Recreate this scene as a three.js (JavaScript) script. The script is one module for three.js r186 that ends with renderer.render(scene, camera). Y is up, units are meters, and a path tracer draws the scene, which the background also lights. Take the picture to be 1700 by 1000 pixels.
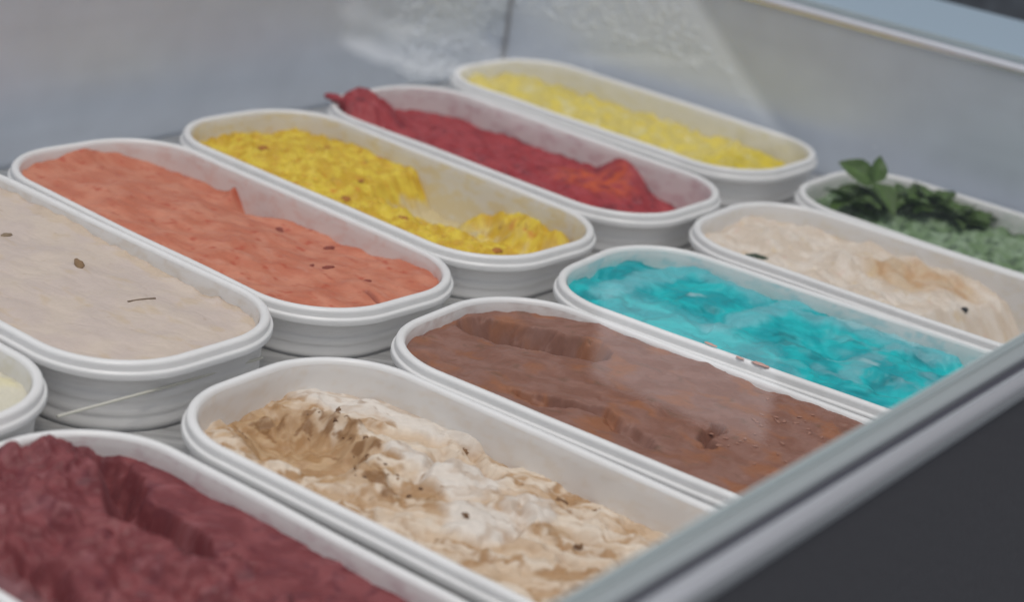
import * as THREE from 'three';
import { mergeGeometries, mergeVertices } from 'three/addons/utils/BufferGeometryUtils.js';

// ---------------------------------------------------------------- camera, sky, sun, exposure
const scene = new THREE.Scene();
const camera = new THREE.PerspectiveCamera(18.422, 1024 / 603, 0.05, 400);
const CAM = {
  p: new THREE.Vector3(0.88269, 0.44654, 0.86544),
  f: new THREE.Vector3(-0.531877, -0.361716, -0.765682),
  r: new THREE.Vector3(0.784189, 0.130882, -0.606562),
  u: new THREE.Vector3(-0.319617, 0.923056, -0.21404),
  F: 3083.3,
};
camera.position.copy(CAM.p);
camera.quaternion.setFromRotationMatrix(new THREE.Matrix4().makeBasis(CAM.r, CAM.u, CAM.f.clone().negate()));
camera.focus = 1.16;
camera.userData.fStop = 5.2;
scene.add(camera);

const renderer = new THREE.WebGLRenderer({ antialias: true });
renderer.toneMapping = THREE.LinearToneMapping;
renderer.toneMappingExposure = 1.04;
renderer.shadowMap.enabled = true;

{ // an even overcast sky, a little brighter overhead
  const w = 64, h = 32, d = new Float32Array(w * h * 4);
  for (let j = 0; j < h; j++) {
    const el = Math.sin(((j + 0.5) / h - 0.5) * Math.PI);
    const L = 0.29 + 0.56 * Math.max(el, 0);
    for (let i = 0; i < w; i++) d.set([L * 0.95, L * 0.99, L * 1.07, 1], (j * w + i) * 4);
  }
  const sky = new THREE.DataTexture(d, w, h, THREE.RGBAFormat, THREE.FloatType);
  sky.mapping = THREE.EquirectangularReflectionMapping;
  sky.magFilter = THREE.LinearFilter; sky.needsUpdate = true;
  scene.background = sky; scene.environment = sky;
}
const sun = new THREE.DirectionalLight(new THREE.Color(1, 0.95, 0.88), 1.25);
sun.position.set(1.0, 3.4, 0.7); sun.target.position.set(0.2, 0, -0.1);
sun.castShadow = true; sun.shadow.radius = 26; sun.shadow.mapSize.set(2048, 2048);
Object.assign(sun.shadow.camera, { left: -1.6, right: 1.6, top: 1.6, bottom: -1.6, near: 0.5, far: 9 });
scene.add(sun, sun.target);

// ---------------------------------------------------------------- helpers
function rng(seed) { let s = seed >>> 0; return () => { s = (s + 0x6D2B79F5) | 0; let t = Math.imul(s ^ (s >>> 15), 1 | s); t = (t + Math.imul(t ^ (t >>> 7), 61 | t)) ^ t; return ((t ^ (t >>> 14)) >>> 0) / 4294967296; }; }
const PERM = new Uint8Array(512), GX = new Float32Array(256), GY = new Float32Array(256);
{ const r = rng(77); const p = [...Array(256).keys()]; for (let i = 255; i > 0; i--) { const j = Math.floor(r() * (i + 1)); [p[i], p[j]] = [p[j], p[i]]; } for (let i = 0; i < 512; i++) PERM[i] = p[i & 255]; for (let i = 0; i < 256; i++) { const a = r() * 6.2832; GX[i] = Math.cos(a); GY[i] = Math.sin(a); } }
const fade = (t) => t * t * t * (t * (t * 6 - 15) + 10);
function n2(x, y) {
  const X = Math.floor(x), Y = Math.floor(y), fx = x - X, fy = y - Y, u = fade(fx), v = fade(fy), xi = X & 255, yi = Y & 255;
  const g = (i, j, dx, dy) => { const k = PERM[PERM[(xi + i) & 255] + ((yi + j) & 255)]; return GX[k] * dx + GY[k] * dy; };
  const a = g(0, 0, fx, fy), b = g(1, 0, fx - 1, fy), c = g(0, 1, fx, fy - 1), d = g(1, 1, fx - 1, fy - 1);
  return 1.45 * (a + u * (b - a) + v * (c + u * (d - c) - a - u * (b - a)));
}
function fbm(x, y, o = 4, g = 0.5) { let s = 0, a = 1; for (let i = 0; i < o; i++) { s += a * n2(x + i * 17.3, y - i * 9.1); x *= 2.03; y *= 2.03; a *= g; } return s; }
function ridged(x, y, o = 4) { let s = 0, a = 1; for (let i = 0; i < o; i++) { s += a * (1 - 2 * Math.abs(n2(x + i * 11.7, y + i * 5.3))); x *= 2.1; y *= 2.1; a *= 0.5; } return s; }
function cell(x, y) { // worley: [nearest distance, second distance, id]
  const X = Math.floor(x), Y = Math.floor(y); let d1 = 9, d2 = 9, id = 0;
  for (let j = -1; j <= 1; j++) for (let i = -1; i <= 1; i++) {
    const k = PERM[PERM[(X + i) & 255] + ((Y + j) & 255)], px = X + i + 0.5 + 0.45 * GX[k], py = Y + j + 0.5 + 0.45 * GY[k], d = Math.hypot(px - x, py - y);
    if (d < d1) { d2 = d1; d1 = d; id = k / 255; } else if (d < d2) d2 = d;
  }
  return [d1, d2, id];
}
const sst = (a, b, x) => { const t = Math.min(1, Math.max(0, (x - a) / (b - a))); return t * t * (3 - 2 * t); };
const mix = (a, b, t) => a + (b - a) * t;
const mixc = (a, b, t) => [mix(a[0], b[0], t), mix(a[1], b[1], t), mix(a[2], b[2], t)];
const mul = (a, k) => [a[0] * k, a[1] * k, a[2] * k];
function dpoly(x, y, P) { // distance to a polyline, place along it, side
  let best = 1e9, bt = 0, sd = 1;
  for (let i = 0; i + 1 < P.length; i++) {
    const [ax, ay] = P[i], [bx, by] = P[i + 1], ex = bx - ax, ey = by - ay, t = Math.min(1, Math.max(0, ((x - ax) * ex + (y - ay) * ey) / (ex * ex + ey * ey)));
    const d = Math.hypot(x - ax - t * ex, y - ay - t * ey);
    if (d < best) { best = d; bt = (i + t) / (P.length - 1); sd = Math.sign(ex * (y - ay) - ey * (x - ax)); }
  }
  return [best, bt, sd];
}
const ell = (x, y, c, rx, ry, ang = 0) => { const ca = Math.cos(ang), sa = Math.sin(ang), dx = x - c[0], dy = y - c[1]; return Math.hypot((dx * ca + dy * sa) / rx, (-dx * sa + dy * ca) / ry); };
const bump = (d) => (d >= 1 ? 0 : (1 - d * d) * (1 - d * d));

const warp = (A, B, k = 1, sd = 0) => [A + k * (0.55 * fbm(A * 0.45 + sd, B * 0.45 + 31, 2) + 0.22 * fbm(A * 1.3 + sd, B * 1.3 + 11, 2)), B + k * (0.55 * fbm(A * 0.45 + sd + 50, B * 0.45, 2) + 0.22 * fbm(A * 1.3 + 70 + sd, B * 1.3, 2))];
// a pixel of the photograph (1700 x 1000) to the point of the horizontal plane y = h that it shows
function at(x, y, h) {
  const d = CAM.f.clone().addScaledVector(CAM.r, (x - 850) / CAM.F).addScaledVector(CAM.u, (500 - y) / CAM.F);
  return CAM.p.clone().addScaledVector(d, (h - CAM.p.y) / d.y);
}
const used = {};
const numbered = (n) => { used[n] = (used[n] ?? -1) + 1; return used[n] ? `${n}_${String(used[n]).padStart(3, '0')}` : n; };
function mesh(name, geo, mat, parent) { const m = new THREE.Mesh(geo, mat); m.name = parent ? name : numbered(name); m.castShadow = m.receiveShadow = true; (parent ?? scene).add(m); return m; }
function group(name, label, category, pos = [0, 0, 0], rotY = 0, grp) { const g = new THREE.Group(); g.name = numbered(name); g.position.set(...pos); g.rotation.y = rotY; g.userData = { label, category }; if (grp) g.userData.group = grp; scene.add(g); return g; }
function tag(o, label, category, grp, kind) { if (label) o.userData.label = label; if (category) o.userData.category = category; if (grp) o.userData.group = grp; if (kind) o.userData.kind = kind; return o; }
function geo(pos, idx, col, uv) {
  const g = new THREE.BufferGeometry();
  g.setAttribute('position', new THREE.Float32BufferAttribute(pos, 3)); g.setIndex(idx);
  if (col) g.setAttribute('color', new THREE.Float32BufferAttribute(col, 3));
  if (uv) g.setAttribute('uv', new THREE.Float32BufferAttribute(uv, 2));
  g.computeVertexNormals(); return g;
}
function noiseTex(w, h, fn, srgb = false) {
  const d = new Uint8Array(w * h * 4);
  for (let j = 0; j < h; j++) for (let i = 0; i < w; i++) { const v = fn(i / w, j / h); const c = Array.isArray(v) ? v : [v, v, v]; for (let k = 0; k < 3; k++) d[(j * w + i) * 4 + k] = Math.max(0, Math.min(255, Math.round(c[k] * 255))); d[(j * w + i) * 4 + 3] = 255; }
  const t = new THREE.DataTexture(d, w, h); t.wrapS = t.wrapT = THREE.RepeatWrapping; t.magFilter = THREE.LinearFilter; t.minFilter = THREE.LinearMipmapLinearFilter; t.generateMipmaps = true; if (srgb) t.colorSpace = THREE.SRGBColorSpace; t.needsUpdate = true; return t;
}
const std = (o) => new THREE.MeshPhysicalMaterial({ roughness: 0.5, metalness: 0, side: THREE.DoubleSide, ...o });

// ---------------------------------------------------------------- materials
const brushed = noiseTex(512, 512, (u, v) => 0.5 + 0.25 * fbm(u * 4, v * 120, 4));
const brushedCol = noiseTex(1024, 1024, (u, v) => { const k = 0.56 + 0.14 * fbm(u * 3, v * 60, 4) + 0.1 * sst(0.2, 0.9, fbm(u * 7 + 4, v * 11, 4)) - 0.12 * sst(0.4, 0.9, fbm(u * 9 + 24, v * 40, 4)); return [k * 1.01, k, k * 0.985]; });
const brushedRough = noiseTex(512, 512, (u, v) => 0.5 + 0.2 * fbm(u * 3 + 9, v * 50, 4) + 0.15 * fbm(u * 8, v * 8, 3));
const grain = noiseTex(512, 512, (u, v) => 0.5 + 0.26 * fbm(u * 64, v * 64, 3) + 0.2 * fbm(u * 22 + 7, v * 22, 3));
const plaster = noiseTex(512, 512, (u, v) => { const k = 0.40 + 0.05 * fbm(u * 12, v * 12, 4) + 0.05 * fbm(u * 40, v * 40, 3); return [k * 0.93, k * 0.98, k * 1.05]; }, true);
const M = {
  plastic: std({ vertexColors: true, roughness: 0.36, clearcoat: 0.15, clearcoatRoughness: 0.3 }),
  cream: std({ vertexColors: true, roughness: 0.5, specularIntensity: 0.6, bumpMap: grain, bumpScale: 0.00016 }),
  silky: std({ vertexColors: true, roughness: 0.46, specularIntensity: 0.6, bumpMap: grain, bumpScale: 0.00008 }),
  glass: std({ color: 0xffffff, transmission: 1, thickness: 0, roughness: 0, ior: 1.5 }),
  glassEdge: std({ color: new THREE.Color().setRGB(0.5, 0.56, 0.56), roughness: 0.25 }),
  stall: std({ map: plaster, roughness: 0.85 }),
  sheet: std({ color: new THREE.Color().setRGB(0.6, 0.61, 0.62), roughness: 0.8 }),
  canvas: std({ color: new THREE.Color().setRGB(0.8, 0.8, 0.8), roughness: 0.8 }),
  pale: std({ color: new THREE.Color().setRGB(0.82, 0.82, 0.8), roughness: 0.6 }),
  liner: std({ vertexColors: true, roughness: 0.38, metalness: 0.15 }),
  painted_glare: std({ vertexColors: true, roughness: 0.85 }),
  steel: std({ map: brushedCol, roughness: 0.8, roughnessMap: brushedRough, metalness: 0.75, bumpMap: brushed, bumpScale: 0.0006 }),
  rimTop: std({ color: new THREE.Color().setRGB(0.46, 0.58, 0.69), roughness: 0.3, metalness: 0.3, bumpMap: brushed, bumpScale: 0.0001 }),
  ledge: std({ color: new THREE.Color().setRGB(0.42, 0.45, 0.46), roughness: 0.4, metalness: 0.4, bumpMap: brushed, bumpScale: 0.0001 }),
  seam: std({ color: new THREE.Color().setRGB(0.3, 0.31, 0.34), roughness: 0.5 }),
  gasket: std({ color: new THREE.Color().setRGB(0.05, 0.05, 0.065), roughness: 0.6 }),
  alu: std({ color: new THREE.Color().setRGB(0.9, 0.9, 0.94), roughness: 0.24, metalness: 0.7, bumpMap: brushed, bumpScale: 0.0001 }),
  panel: std({ color: new THREE.Color().setRGB(0.082, 0.08, 0.09), roughness: 0.6, bumpMap: noiseTex(256, 256, (u, v) => 0.5 + 0.3 * fbm(u * 40, v * 40, 3)), bumpScale: 0.0003 }),
  ground: std({ color: new THREE.Color().setRGB(0.075, 0.085, 0.09), roughness: 0.9 }),
  crumb: std({ vertexColors: true, roughness: 0.8 }),
  leaf: std({ vertexColors: true, transmission: 0.2, thickness: 0, roughness: 0.5, specularIntensity: 0.7 }),
  wire: std({ color: new THREE.Color().setRGB(0.62, 0.6, 0.52), roughness: 0.4 }),
};

// ---------------------------------------------------------------- setting: ground and freezer
const X0 = -0.236, X1 = 0.578, Z0 = -0.666, Z1 = 0.62, FLOOR = -0.122, RIM = 0.1115, PLATE = -0.035;
{
  const g = new THREE.PlaneGeometry(300, 300); g.rotateX(-Math.PI / 2); g.translate(0, -0.86, 0);
  tag(mesh('ground', g, M.ground), 'dark grey floor beyond the freezer', null, null, 'structure');
}
function stallWall() {
  const sh = new THREE.Shape([[-7, -0.86], [3.2, -0.86], [3.2, 3.6], [-7, 3.6]].map(([x, y]) => new THREE.Vector2(x, y)));
  for (const [x0, x1, y0, y1] of [[-1.68, -1.08, 1.55, 1.86]]) sh.holes.push(new THREE.Path([[x0, y0], [x1, y0], [x1, y1], [x0, y1]].map(([x, y]) => new THREE.Vector2(x, y))));  // opening added so bright sky mirrors as glare over the chocolate
  const g = new THREE.ExtrudeGeometry(sh, { depth: 0.06, bevelEnabled: false }); g.translate(0, 0, -3.26); const uv = g.attributes.uv; for (let i = 0; i < uv.count; i++) uv.setXY(i, uv.getX(i) * 0.5, uv.getY(i) * 0.5);
  tag(mesh('stall_wall', g, M.stall), 'grey blue stall wall behind the freezer', null, null, 'structure');
}
stallWall();
{ // unseen sheet added to mirror as haze; its hem makes the slanting pale line
  const part = (name, pts, d, m, g) => { const e = new THREE.ExtrudeGeometry(new THREE.Shape(pts.map(([x, y]) => new THREE.Vector2(x, y))), { depth: d, bevelEnabled: true, bevelSize: 0.004, bevelThickness: 0.004, bevelSegments: 1 }); e.translate(0, 0, -3.194); return mesh(name, e, m, g); };
  const g = group('added_mirrored_sheet', 'added unseen grey sheet with a slanting hem, mirrored as haze in the glass', 'sheet');
  part('sheet', [[-1.64, 0.66], [-1.2, 1.02], [-1.5, 1.16], [-2.02, 1.2], [-2.42, 1.1], [-2.46, 0.66]], 0.01, M.sheet, g); part('hem', [[-1.70, 0.60], [-1.17, 1.035], [-1.13, 1.035], [-1.64, 0.60]], 0.016, M.pale, g);
  part('hem', [[-1.86, 0.95], [-1.44, 0.85], [-1.44, 0.865], [-1.86, 0.97]], 0.016, M.pale, g);
}
{ // unseen white bundle added so the glass mirrors a pale patch
  const g = new THREE.SphereGeometry(1, 48, 32), p = g.attributes.position; for (let i = 0; i < p.count; i++) { const x = p.getX(i), y = p.getY(i), z = p.getZ(i), k = 1 + 0.3 * fbm(x * 1.4 + 2, y * 1.4 + z, 3); p.setXYZ(i, x * 0.26 * k, y * 0.105 * k, z * 0.12 * k); } g.translate(-2.3, 1.0, -3.07); g.computeVertexNormals();
  tag(mesh('added_mirrored_bundle', g, M.canvas), 'added unseen white bundle mirrored as a pale patch near the freezer corner', 'canvas');
}
function box(x0, x1, y0, y1, z0, z1) {
  const g = new THREE.BoxGeometry(x1 - x0, y1 - y0, z1 - z0); g.translate((x0 + x1) / 2, (y0 + y1) / 2, (z0 + z1) / 2);
  const p = g.attributes.position, n = g.attributes.normal, uv = g.attributes.uv;
  for (let i = 0; i < p.count; i++) { const a = Math.abs(n.getX(i)), b = Math.abs(n.getY(i)); if (a > 0.5) uv.setXY(i, p.getZ(i) * 4, p.getY(i) * 4); else if (b > 0.5) uv.setXY(i, p.getX(i) * 4, p.getZ(i) * 4); else uv.setXY(i, p.getX(i) * 4, p.getY(i) * 4); }
  return g;
}
const freezer = group('ice_cream_freezer', 'open topped ice cream display freezer with grey liner and metal front rail', 'freezer');
function linerWall(fn, nu, nv) { // fn(u, v) -> point ; a sheet with faint scuffs in its paint
  const pos = [], col = [], idx = [];
  for (let j = 0; j <= nv; j++) for (let i = 0; i <= nu; i++) {
    const p = fn(i / nu, j / nv); pos.push(...p);
    const q = (p[0] + p[2]) * 22, k = 0.74 * (1 + 0.05 * fbm(q, p[1] * 22, 3) + 0.03 * fbm(q * 0.3, p[1] * 90, 2));
    col.push(k * 0.9, k * 0.98, k * 1.1);
  }
  for (let j = 0; j < nv; j++) for (let i = 0; i < nu; i++) { const a = j * (nu + 1) + i; idx.push(a, a + 1, a + nu + 1, a + 1, a + nu + 2, a + nu + 1); }
  return geo(pos, idx, col);
}
const wv = (s) => mix(FLOOR, RIM - 0.003, s);
mesh('liner_wall', linerWall((u, v) => [X0, wv(v), mix(Z0, Z1, u)], 140, 26), M.liner, freezer);
mesh('liner_wall', linerWall((u, v) => [mix(X0, X1, u), wv(v), Z0], 100, 26), M.liner, freezer);
mesh('liner_wall', linerWall((u, v) => [X1 + 0.001, wv(v), mix(Z0, Z1, u)], 60, 10), M.liner, freezer);
mesh('liner_wall', linerWall((u, v) => [mix(X0, X1, u), wv(v), Z1], 60, 10), M.liner, freezer);
mesh('liner_floor', linerWall((u, v) => [mix(X0, X1, u), FLOOR, mix(Z0, Z1, v)], 40, 60), M.liner, freezer);
{ // corner bead where two liner sheets meet
  const g = new THREE.CylinderGeometry(0.0022, 0.0022, RIM - FLOOR - 0.01, 10); g.translate(X0 + 0.002, (RIM + FLOOR) / 2, Z0 + 0.002);
  mesh('corner_seam', g, M.seam, freezer);
}
mesh('body_panel', box(X1 + 0.004, X1 + 0.0262, -0.84, RIM - 0.0085, Z0 - 0.19, Z1 + 0.2), M.panel, freezer);
mesh('body_panel', box(X0 - 0.16, X1, -0.84, RIM - 0.006, Z0 - 0.195, Z0 - 0.012), M.panel, freezer);
mesh('body_panel', box(X0 - 0.16, X0 - 0.012, -0.84, RIM - 0.006, Z0 - 0.01, Z1 + 0.2), M.panel, freezer);
function rimStrip(name, a, b, w0, w1, mat) { mesh(name, box(a[0], b[0], w0, w1, a[1], b[1]), mat, freezer); }
rimStrip('rim_top', [X0 - 0.16, Z0 - 0.2], [X1 - 0.002, Z0 - 0.004], RIM - 0.006, RIM, M.rimTop);
rimStrip('rim_top', [X0 - 0.16, Z0 - 0.002], [X0 - 0.002, Z1 + 0.2], RIM - 0.006, RIM, M.rimTop);
{ // rolled bead along the far inner edge
  const g = new THREE.CylinderGeometry(0.005, 0.005, X1 - X0 + 0.1, 16); g.rotateZ(Math.PI / 2); g.translate((X0 + X1) / 2, RIM - 0.003, Z0 - 0.003);
  mesh('rim_bead', g, M.alu, freezer);
}
function rail(name, prof, mat) { // profile of [x, y] drawn along z
  const s = new THREE.Shape(prof.map(([x, y]) => new THREE.Vector2(x, y)));
  const g = new THREE.ExtrudeGeometry(s, { depth: Z1 - Z0 + 0.38, bevelEnabled: false, curveSegments: 8 }); g.translate(0, 0, Z0 - 0.19);
  const uv = g.attributes.uv, p = g.attributes.position; for (let i = 0; i < p.count; i++) uv.setXY(i, p.getZ(i) * 4, (p.getX(i) + p.getY(i)) * 4);
  return mesh(name, g, mat, freezer);
}
rail('rail_ledge', [[0.5782, 0.1], [0.5782, 0.1105], [0.5792, 0.1115], [0.591, 0.1115], [0.5918, 0.1108], [0.5918, 0.1]], M.ledge);
rail('rail_gasket', [[0.592, 0.1], [0.592, 0.1085], [0.5965, 0.1082], [0.5965, 0.1]], M.gasket);
{
  const pr = [[0.5967, 0.0985], [0.5967, 0.1075]];
  for (let k = 0; k <= 14; k++) { const a = Math.PI * (1 - k / 14) * 0.97 + 0.03; pr.push([0.6016 + 0.0048 * Math.cos(a), 0.1072 + 0.0046 * Math.sin(a)]); }
  pr.push([0.6064, 0.1035], [0.6045, 0.1005], [0.6042, 0.0985]);
  rail('front_rail', pr, M.alu);
}
{ // the sheet of glass that covers the tubs
  const cover = group('glass_cover', 'clear sheet of glass lying over the open freezer', 'glass', [0, RIM, 0]);
  const x0 = X0 - 0.01, x1 = 0.5832, z0 = Z0 - 0.012, z1 = Z1 + 0.012, g = new THREE.PlaneGeometry(x1 - x0, z1 - z0); g.rotateX(-Math.PI / 2); g.translate((x0 + x1) / 2, 0.0058, (z0 + z1) / 2);
  mesh('pane', g, M.glass, cover);
  mesh('polished_edge', box(x1, x1 + 0.0008, 0.0006, 0.006, z0, z1), M.glassEdge, cover);
  mesh('polished_edge', box(x0, x1, 0.0006, 0.006, z0 - 0.0008, z0), M.glassEdge, cover);
}
{ // pale reflection round the far corner, put on the liner as a thin speckled crust
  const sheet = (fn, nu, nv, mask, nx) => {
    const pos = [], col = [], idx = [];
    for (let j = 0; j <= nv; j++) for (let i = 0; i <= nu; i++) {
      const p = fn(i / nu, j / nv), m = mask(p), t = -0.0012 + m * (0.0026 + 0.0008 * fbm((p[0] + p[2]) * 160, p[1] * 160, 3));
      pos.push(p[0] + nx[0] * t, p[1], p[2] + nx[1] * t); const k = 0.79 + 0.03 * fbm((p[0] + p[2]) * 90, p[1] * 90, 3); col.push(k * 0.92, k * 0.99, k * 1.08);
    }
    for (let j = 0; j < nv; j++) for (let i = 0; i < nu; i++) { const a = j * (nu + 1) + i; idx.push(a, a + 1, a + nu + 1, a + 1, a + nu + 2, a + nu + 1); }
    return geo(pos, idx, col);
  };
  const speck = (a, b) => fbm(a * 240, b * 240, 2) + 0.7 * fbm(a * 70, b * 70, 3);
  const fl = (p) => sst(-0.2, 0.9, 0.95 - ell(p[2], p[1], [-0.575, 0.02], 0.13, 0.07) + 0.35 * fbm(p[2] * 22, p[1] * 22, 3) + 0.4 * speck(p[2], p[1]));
  tag(mesh('painted_glare', sheet((u, v) => [X0, mix(PLATE, 0.1, v), mix(Z0 + 0.004, -0.3, u)], 220, 90, fl, [1, 0]), M.painted_glare, freezer), null, null, null, 'stuff');
  // slanting reflected streak painted as pale crust, down to the lemon tub corner
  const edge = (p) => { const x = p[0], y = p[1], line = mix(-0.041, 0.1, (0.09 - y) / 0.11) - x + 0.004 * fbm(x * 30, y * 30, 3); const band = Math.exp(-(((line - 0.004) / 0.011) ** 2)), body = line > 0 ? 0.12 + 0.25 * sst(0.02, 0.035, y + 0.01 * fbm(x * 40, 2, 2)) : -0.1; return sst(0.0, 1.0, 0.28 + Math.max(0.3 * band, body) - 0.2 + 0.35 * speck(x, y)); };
  tag(mesh('painted_glare', sheet((u, v) => [mix(X0 + 0.004, 0.2, u), mix(PLATE, 0.1, v), Z0], 260, 100, edge, [0, 1]), M.painted_glare, freezer), null, null, null, 'stuff');
}

// ---------------------------------------------------------------- tubs
const HL = 0.1739, HW = 0.0746, RC = 0.0545; // inner half length, half width, corner radius at the rim
const TUB = { // [x, z, turn, height of the rim]
  P: [0.001, 0.3185, 0.03, 0.008], C: [0.003, 0.1465, 0.0308, 0.009], S: [0.004, -0.031, 0.0555, 0], Y: [0.0033, -0.2014, 0.0512, 0], R: [0.0069, -0.373, 0.0312, 0], Y2: [-0.0066, -0.5608, 0.0233, 0],
  M: [0.371, 0.3235, -0.0014, 0], K: [0.3847, 0.1442, -0.0167, 0], H: [0.386, -0.0318, -0.0459, 0], B: [0.3835, -0.209, -0.0757, 0], W: [0.381, -0.387, -0.041, 0], G: [0.3755, -0.5625, -0.0091, -0.005],
};
// outline of the tub at offset d outwards: n points {x, z}
function outline(d, n, hl = HL, hw = HW, rc = RC) {
  const r = rc + d, sx = hl - rc, sz = hw - rc, per = [], q = Math.PI / 2;
  const segs = [[2 * sz, (t) => [sx + r, -sz + 2 * sz * t]], [q * r, (t) => [sx + r * Math.cos(q * t), sz + r * Math.sin(q * t)]], [2 * sx, (t) => [sx - 2 * sx * t, sz + r]], [q * r, (t) => [-sx - r * Math.sin(q * t), sz + r * Math.cos(q * t)]],
    [2 * sz, (t) => [-sx - r, sz - 2 * sz * t]], [q * r, (t) => [-sx - r * Math.cos(q * t), -sz - r * Math.sin(q * t)]], [2 * sx, (t) => [-sx + 2 * sx * t, -sz - r]], [q * r, (t) => [sx + r * Math.sin(q * t), -sz - r * Math.cos(q * t)]]];
  // equal counts for every offset, so that rows of the sweep line up
  const ref = [2 * sz, q * rc, 2 * sx, q * rc, 2 * sz, q * rc, 2 * sx, q * rc], tot = ref.reduce((a, b) => a + b);
  segs.forEach(([, f], k) => { const m = Math.max(2, Math.round((n * ref[k]) / tot)); for (let i = 0; i < m; i++) per.push(f(i / m)); });
  return per;
}
function sweep(prof, n, colour) { // prof: [offset, y]
  const rows = prof.map(([d]) => outline(d, n)), m = rows[0].length, pos = [], col = [], idx = [];
  prof.forEach(([d, y], j) => rows[j].forEach(([x, z], i) => { pos.push(x, y, z); col.push(...colour(x, y, z, i / m)); }));
  for (let j = 0; j + 1 < prof.length; j++) for (let i = 0; i < m; i++) { const a = j * m + i, b = j * m + ((i + 1) % m); idx.push(a, b, a + m, b, b + m, a + m); }
  return geo(pos, idx, col);
}
const wallOff = (y) => (y > -0.006 ? mix(-0.0012, 0, (y + 0.006) / 0.006) : mix(-0.0012, -0.006, (-0.006 - y) / 0.114));
function makeTub(key, label, seed, tint, smear) {
  const [x, z, rot, y0] = TUB[key], depth = -(FLOOR + 0.001) + y0;
  const g = group('ice_cream_tub', label, 'tub', [x, y0, z], -rot, 'white plastic ice cream tubs in the freezer');
  const white = (px, py, pz) => { const k = 0.78 * (1 + 0.025 * fbm(px * 60 + seed, pz * 60 + py * 60, 3)); return [k * 1.0, k * 0.985, k * 0.965]; };
  // inner and outer wall
  const inner = [], outer = [];
  for (let j = 0; j <= 34; j++) { const y = -0.002 - (0.062 - 0.002) * (j / 34); inner.push([wallOff(y), y]); }
  inner.push([wallOff(-0.09), -0.09], [wallOff(-depth + 0.004), -depth + 0.004], [wallOff(-depth) - 0.008, -depth + 0.0025]);
  const stain = (px, py, pz) => {
    let c = white(px, py, pz); if (!smear) return c;
    const A = px * 100, B = pz * 100, q = (Math.abs(B) > 6.9 ? A : B * 1.3 + 40);
    const k = smear(A, B, py * 100, 0.5 + 0.5 * fbm(q * 0.55 + seed * 3, py * 130 + seed, 4), fbm(q * 2.2 + seed, py * 260, 3));
    return mixc(c, tint, Math.max(0, Math.min(0.92, k)));
  };
  mesh('tub_wall', sweep(inner, 340, stain), M.plastic, g);
  mesh('tub_wall', sweep([[0.0028, -0.0103], [0.0026, -0.0165], [0.0018, -0.0172], [0.0017, -0.0205], [0.0025, -0.0212], [0.0023, -0.0255], [0.0014, -0.0262], [0.0013, -0.030], [0.002, -0.0307], [0.0018, -0.0345], [0.001, -0.0352], [0.0009, -0.0385], [0.0016, -0.0392], [0.0014, -0.044], [0.0004, -0.045], [-0.002, -0.09], [-0.0035, -depth + 0.003], [-0.006, -depth]], 160, white), M.plastic, g);
  const o = outline(-0.007, 120), pos = [], idx = [], col = []; pos.push(0, -depth + 0.001, 0); col.push(0.78, 0.77, 0.75);
  o.forEach(([a, b], i) => { pos.push(a, -depth + 0.001, b); col.push(0.78, 0.77, 0.75); idx.push(0, 1 + i, 1 + ((i + 1) % o.length)); });
  mesh('tub_base', geo(pos, idx, col), M.plastic, g);
  // stepped rolled rim
  const wob = (px, pz) => 0.0006 * fbm(px * 9 + seed * 5, pz * 9, 2);
  const rimProf = [[-0.0006, -0.0035], [0, -0.0015], [0.0007, -0.0004], [0.0016, 0.0003], [0.0033, 0.0005], [0.0049, 0.0001], [0.0058, -0.0008], [0.0062, -0.002], [0.0064, -0.0045], [0.0067, -0.0052], [0.0075, -0.0055], [0.0081, -0.006], [0.0084, -0.007], [0.0084, -0.0094], [0.008, -0.0103], [0.0072, -0.0105], [0.0026, -0.0103]];
  const rg = sweep(rimProf, 300, (px, py, pz) => { const k = 0.83 * (1 + 0.02 * fbm(px * 80 + seed, pz * 80, 3) - 0.05 * sst(0.35, 0.9, fbm(px * 30 + 9 + seed, pz * 30, 4))); return [k, k * 0.99, k * 0.975]; });
  const rp = rg.attributes.position; for (let i = 0; i < rp.count; i++) rp.setY(i, rp.getY(i) + wob(rp.getX(i), rp.getZ(i))); rg.computeVertexNormals();
  mesh('rim', rg, M.plastic, g);
  return g;
}
// photo pixel -> place in a tub, centimetres: [along, across]
function L(key, x, y, h = -0.015) { const [cx, cz, rot, y0] = TUB[key], p = at(x, y, h + y0), dx = p.x - cx, dz = p.z - cz, c = Math.cos(rot), s = Math.sin(rot); return [(dx * c + dz * s) * 100, (-dx * s + dz * c) * 100]; }
const LL = (key, pts, h) => pts.map(([x, y]) => L(key, x, y, h));

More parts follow.
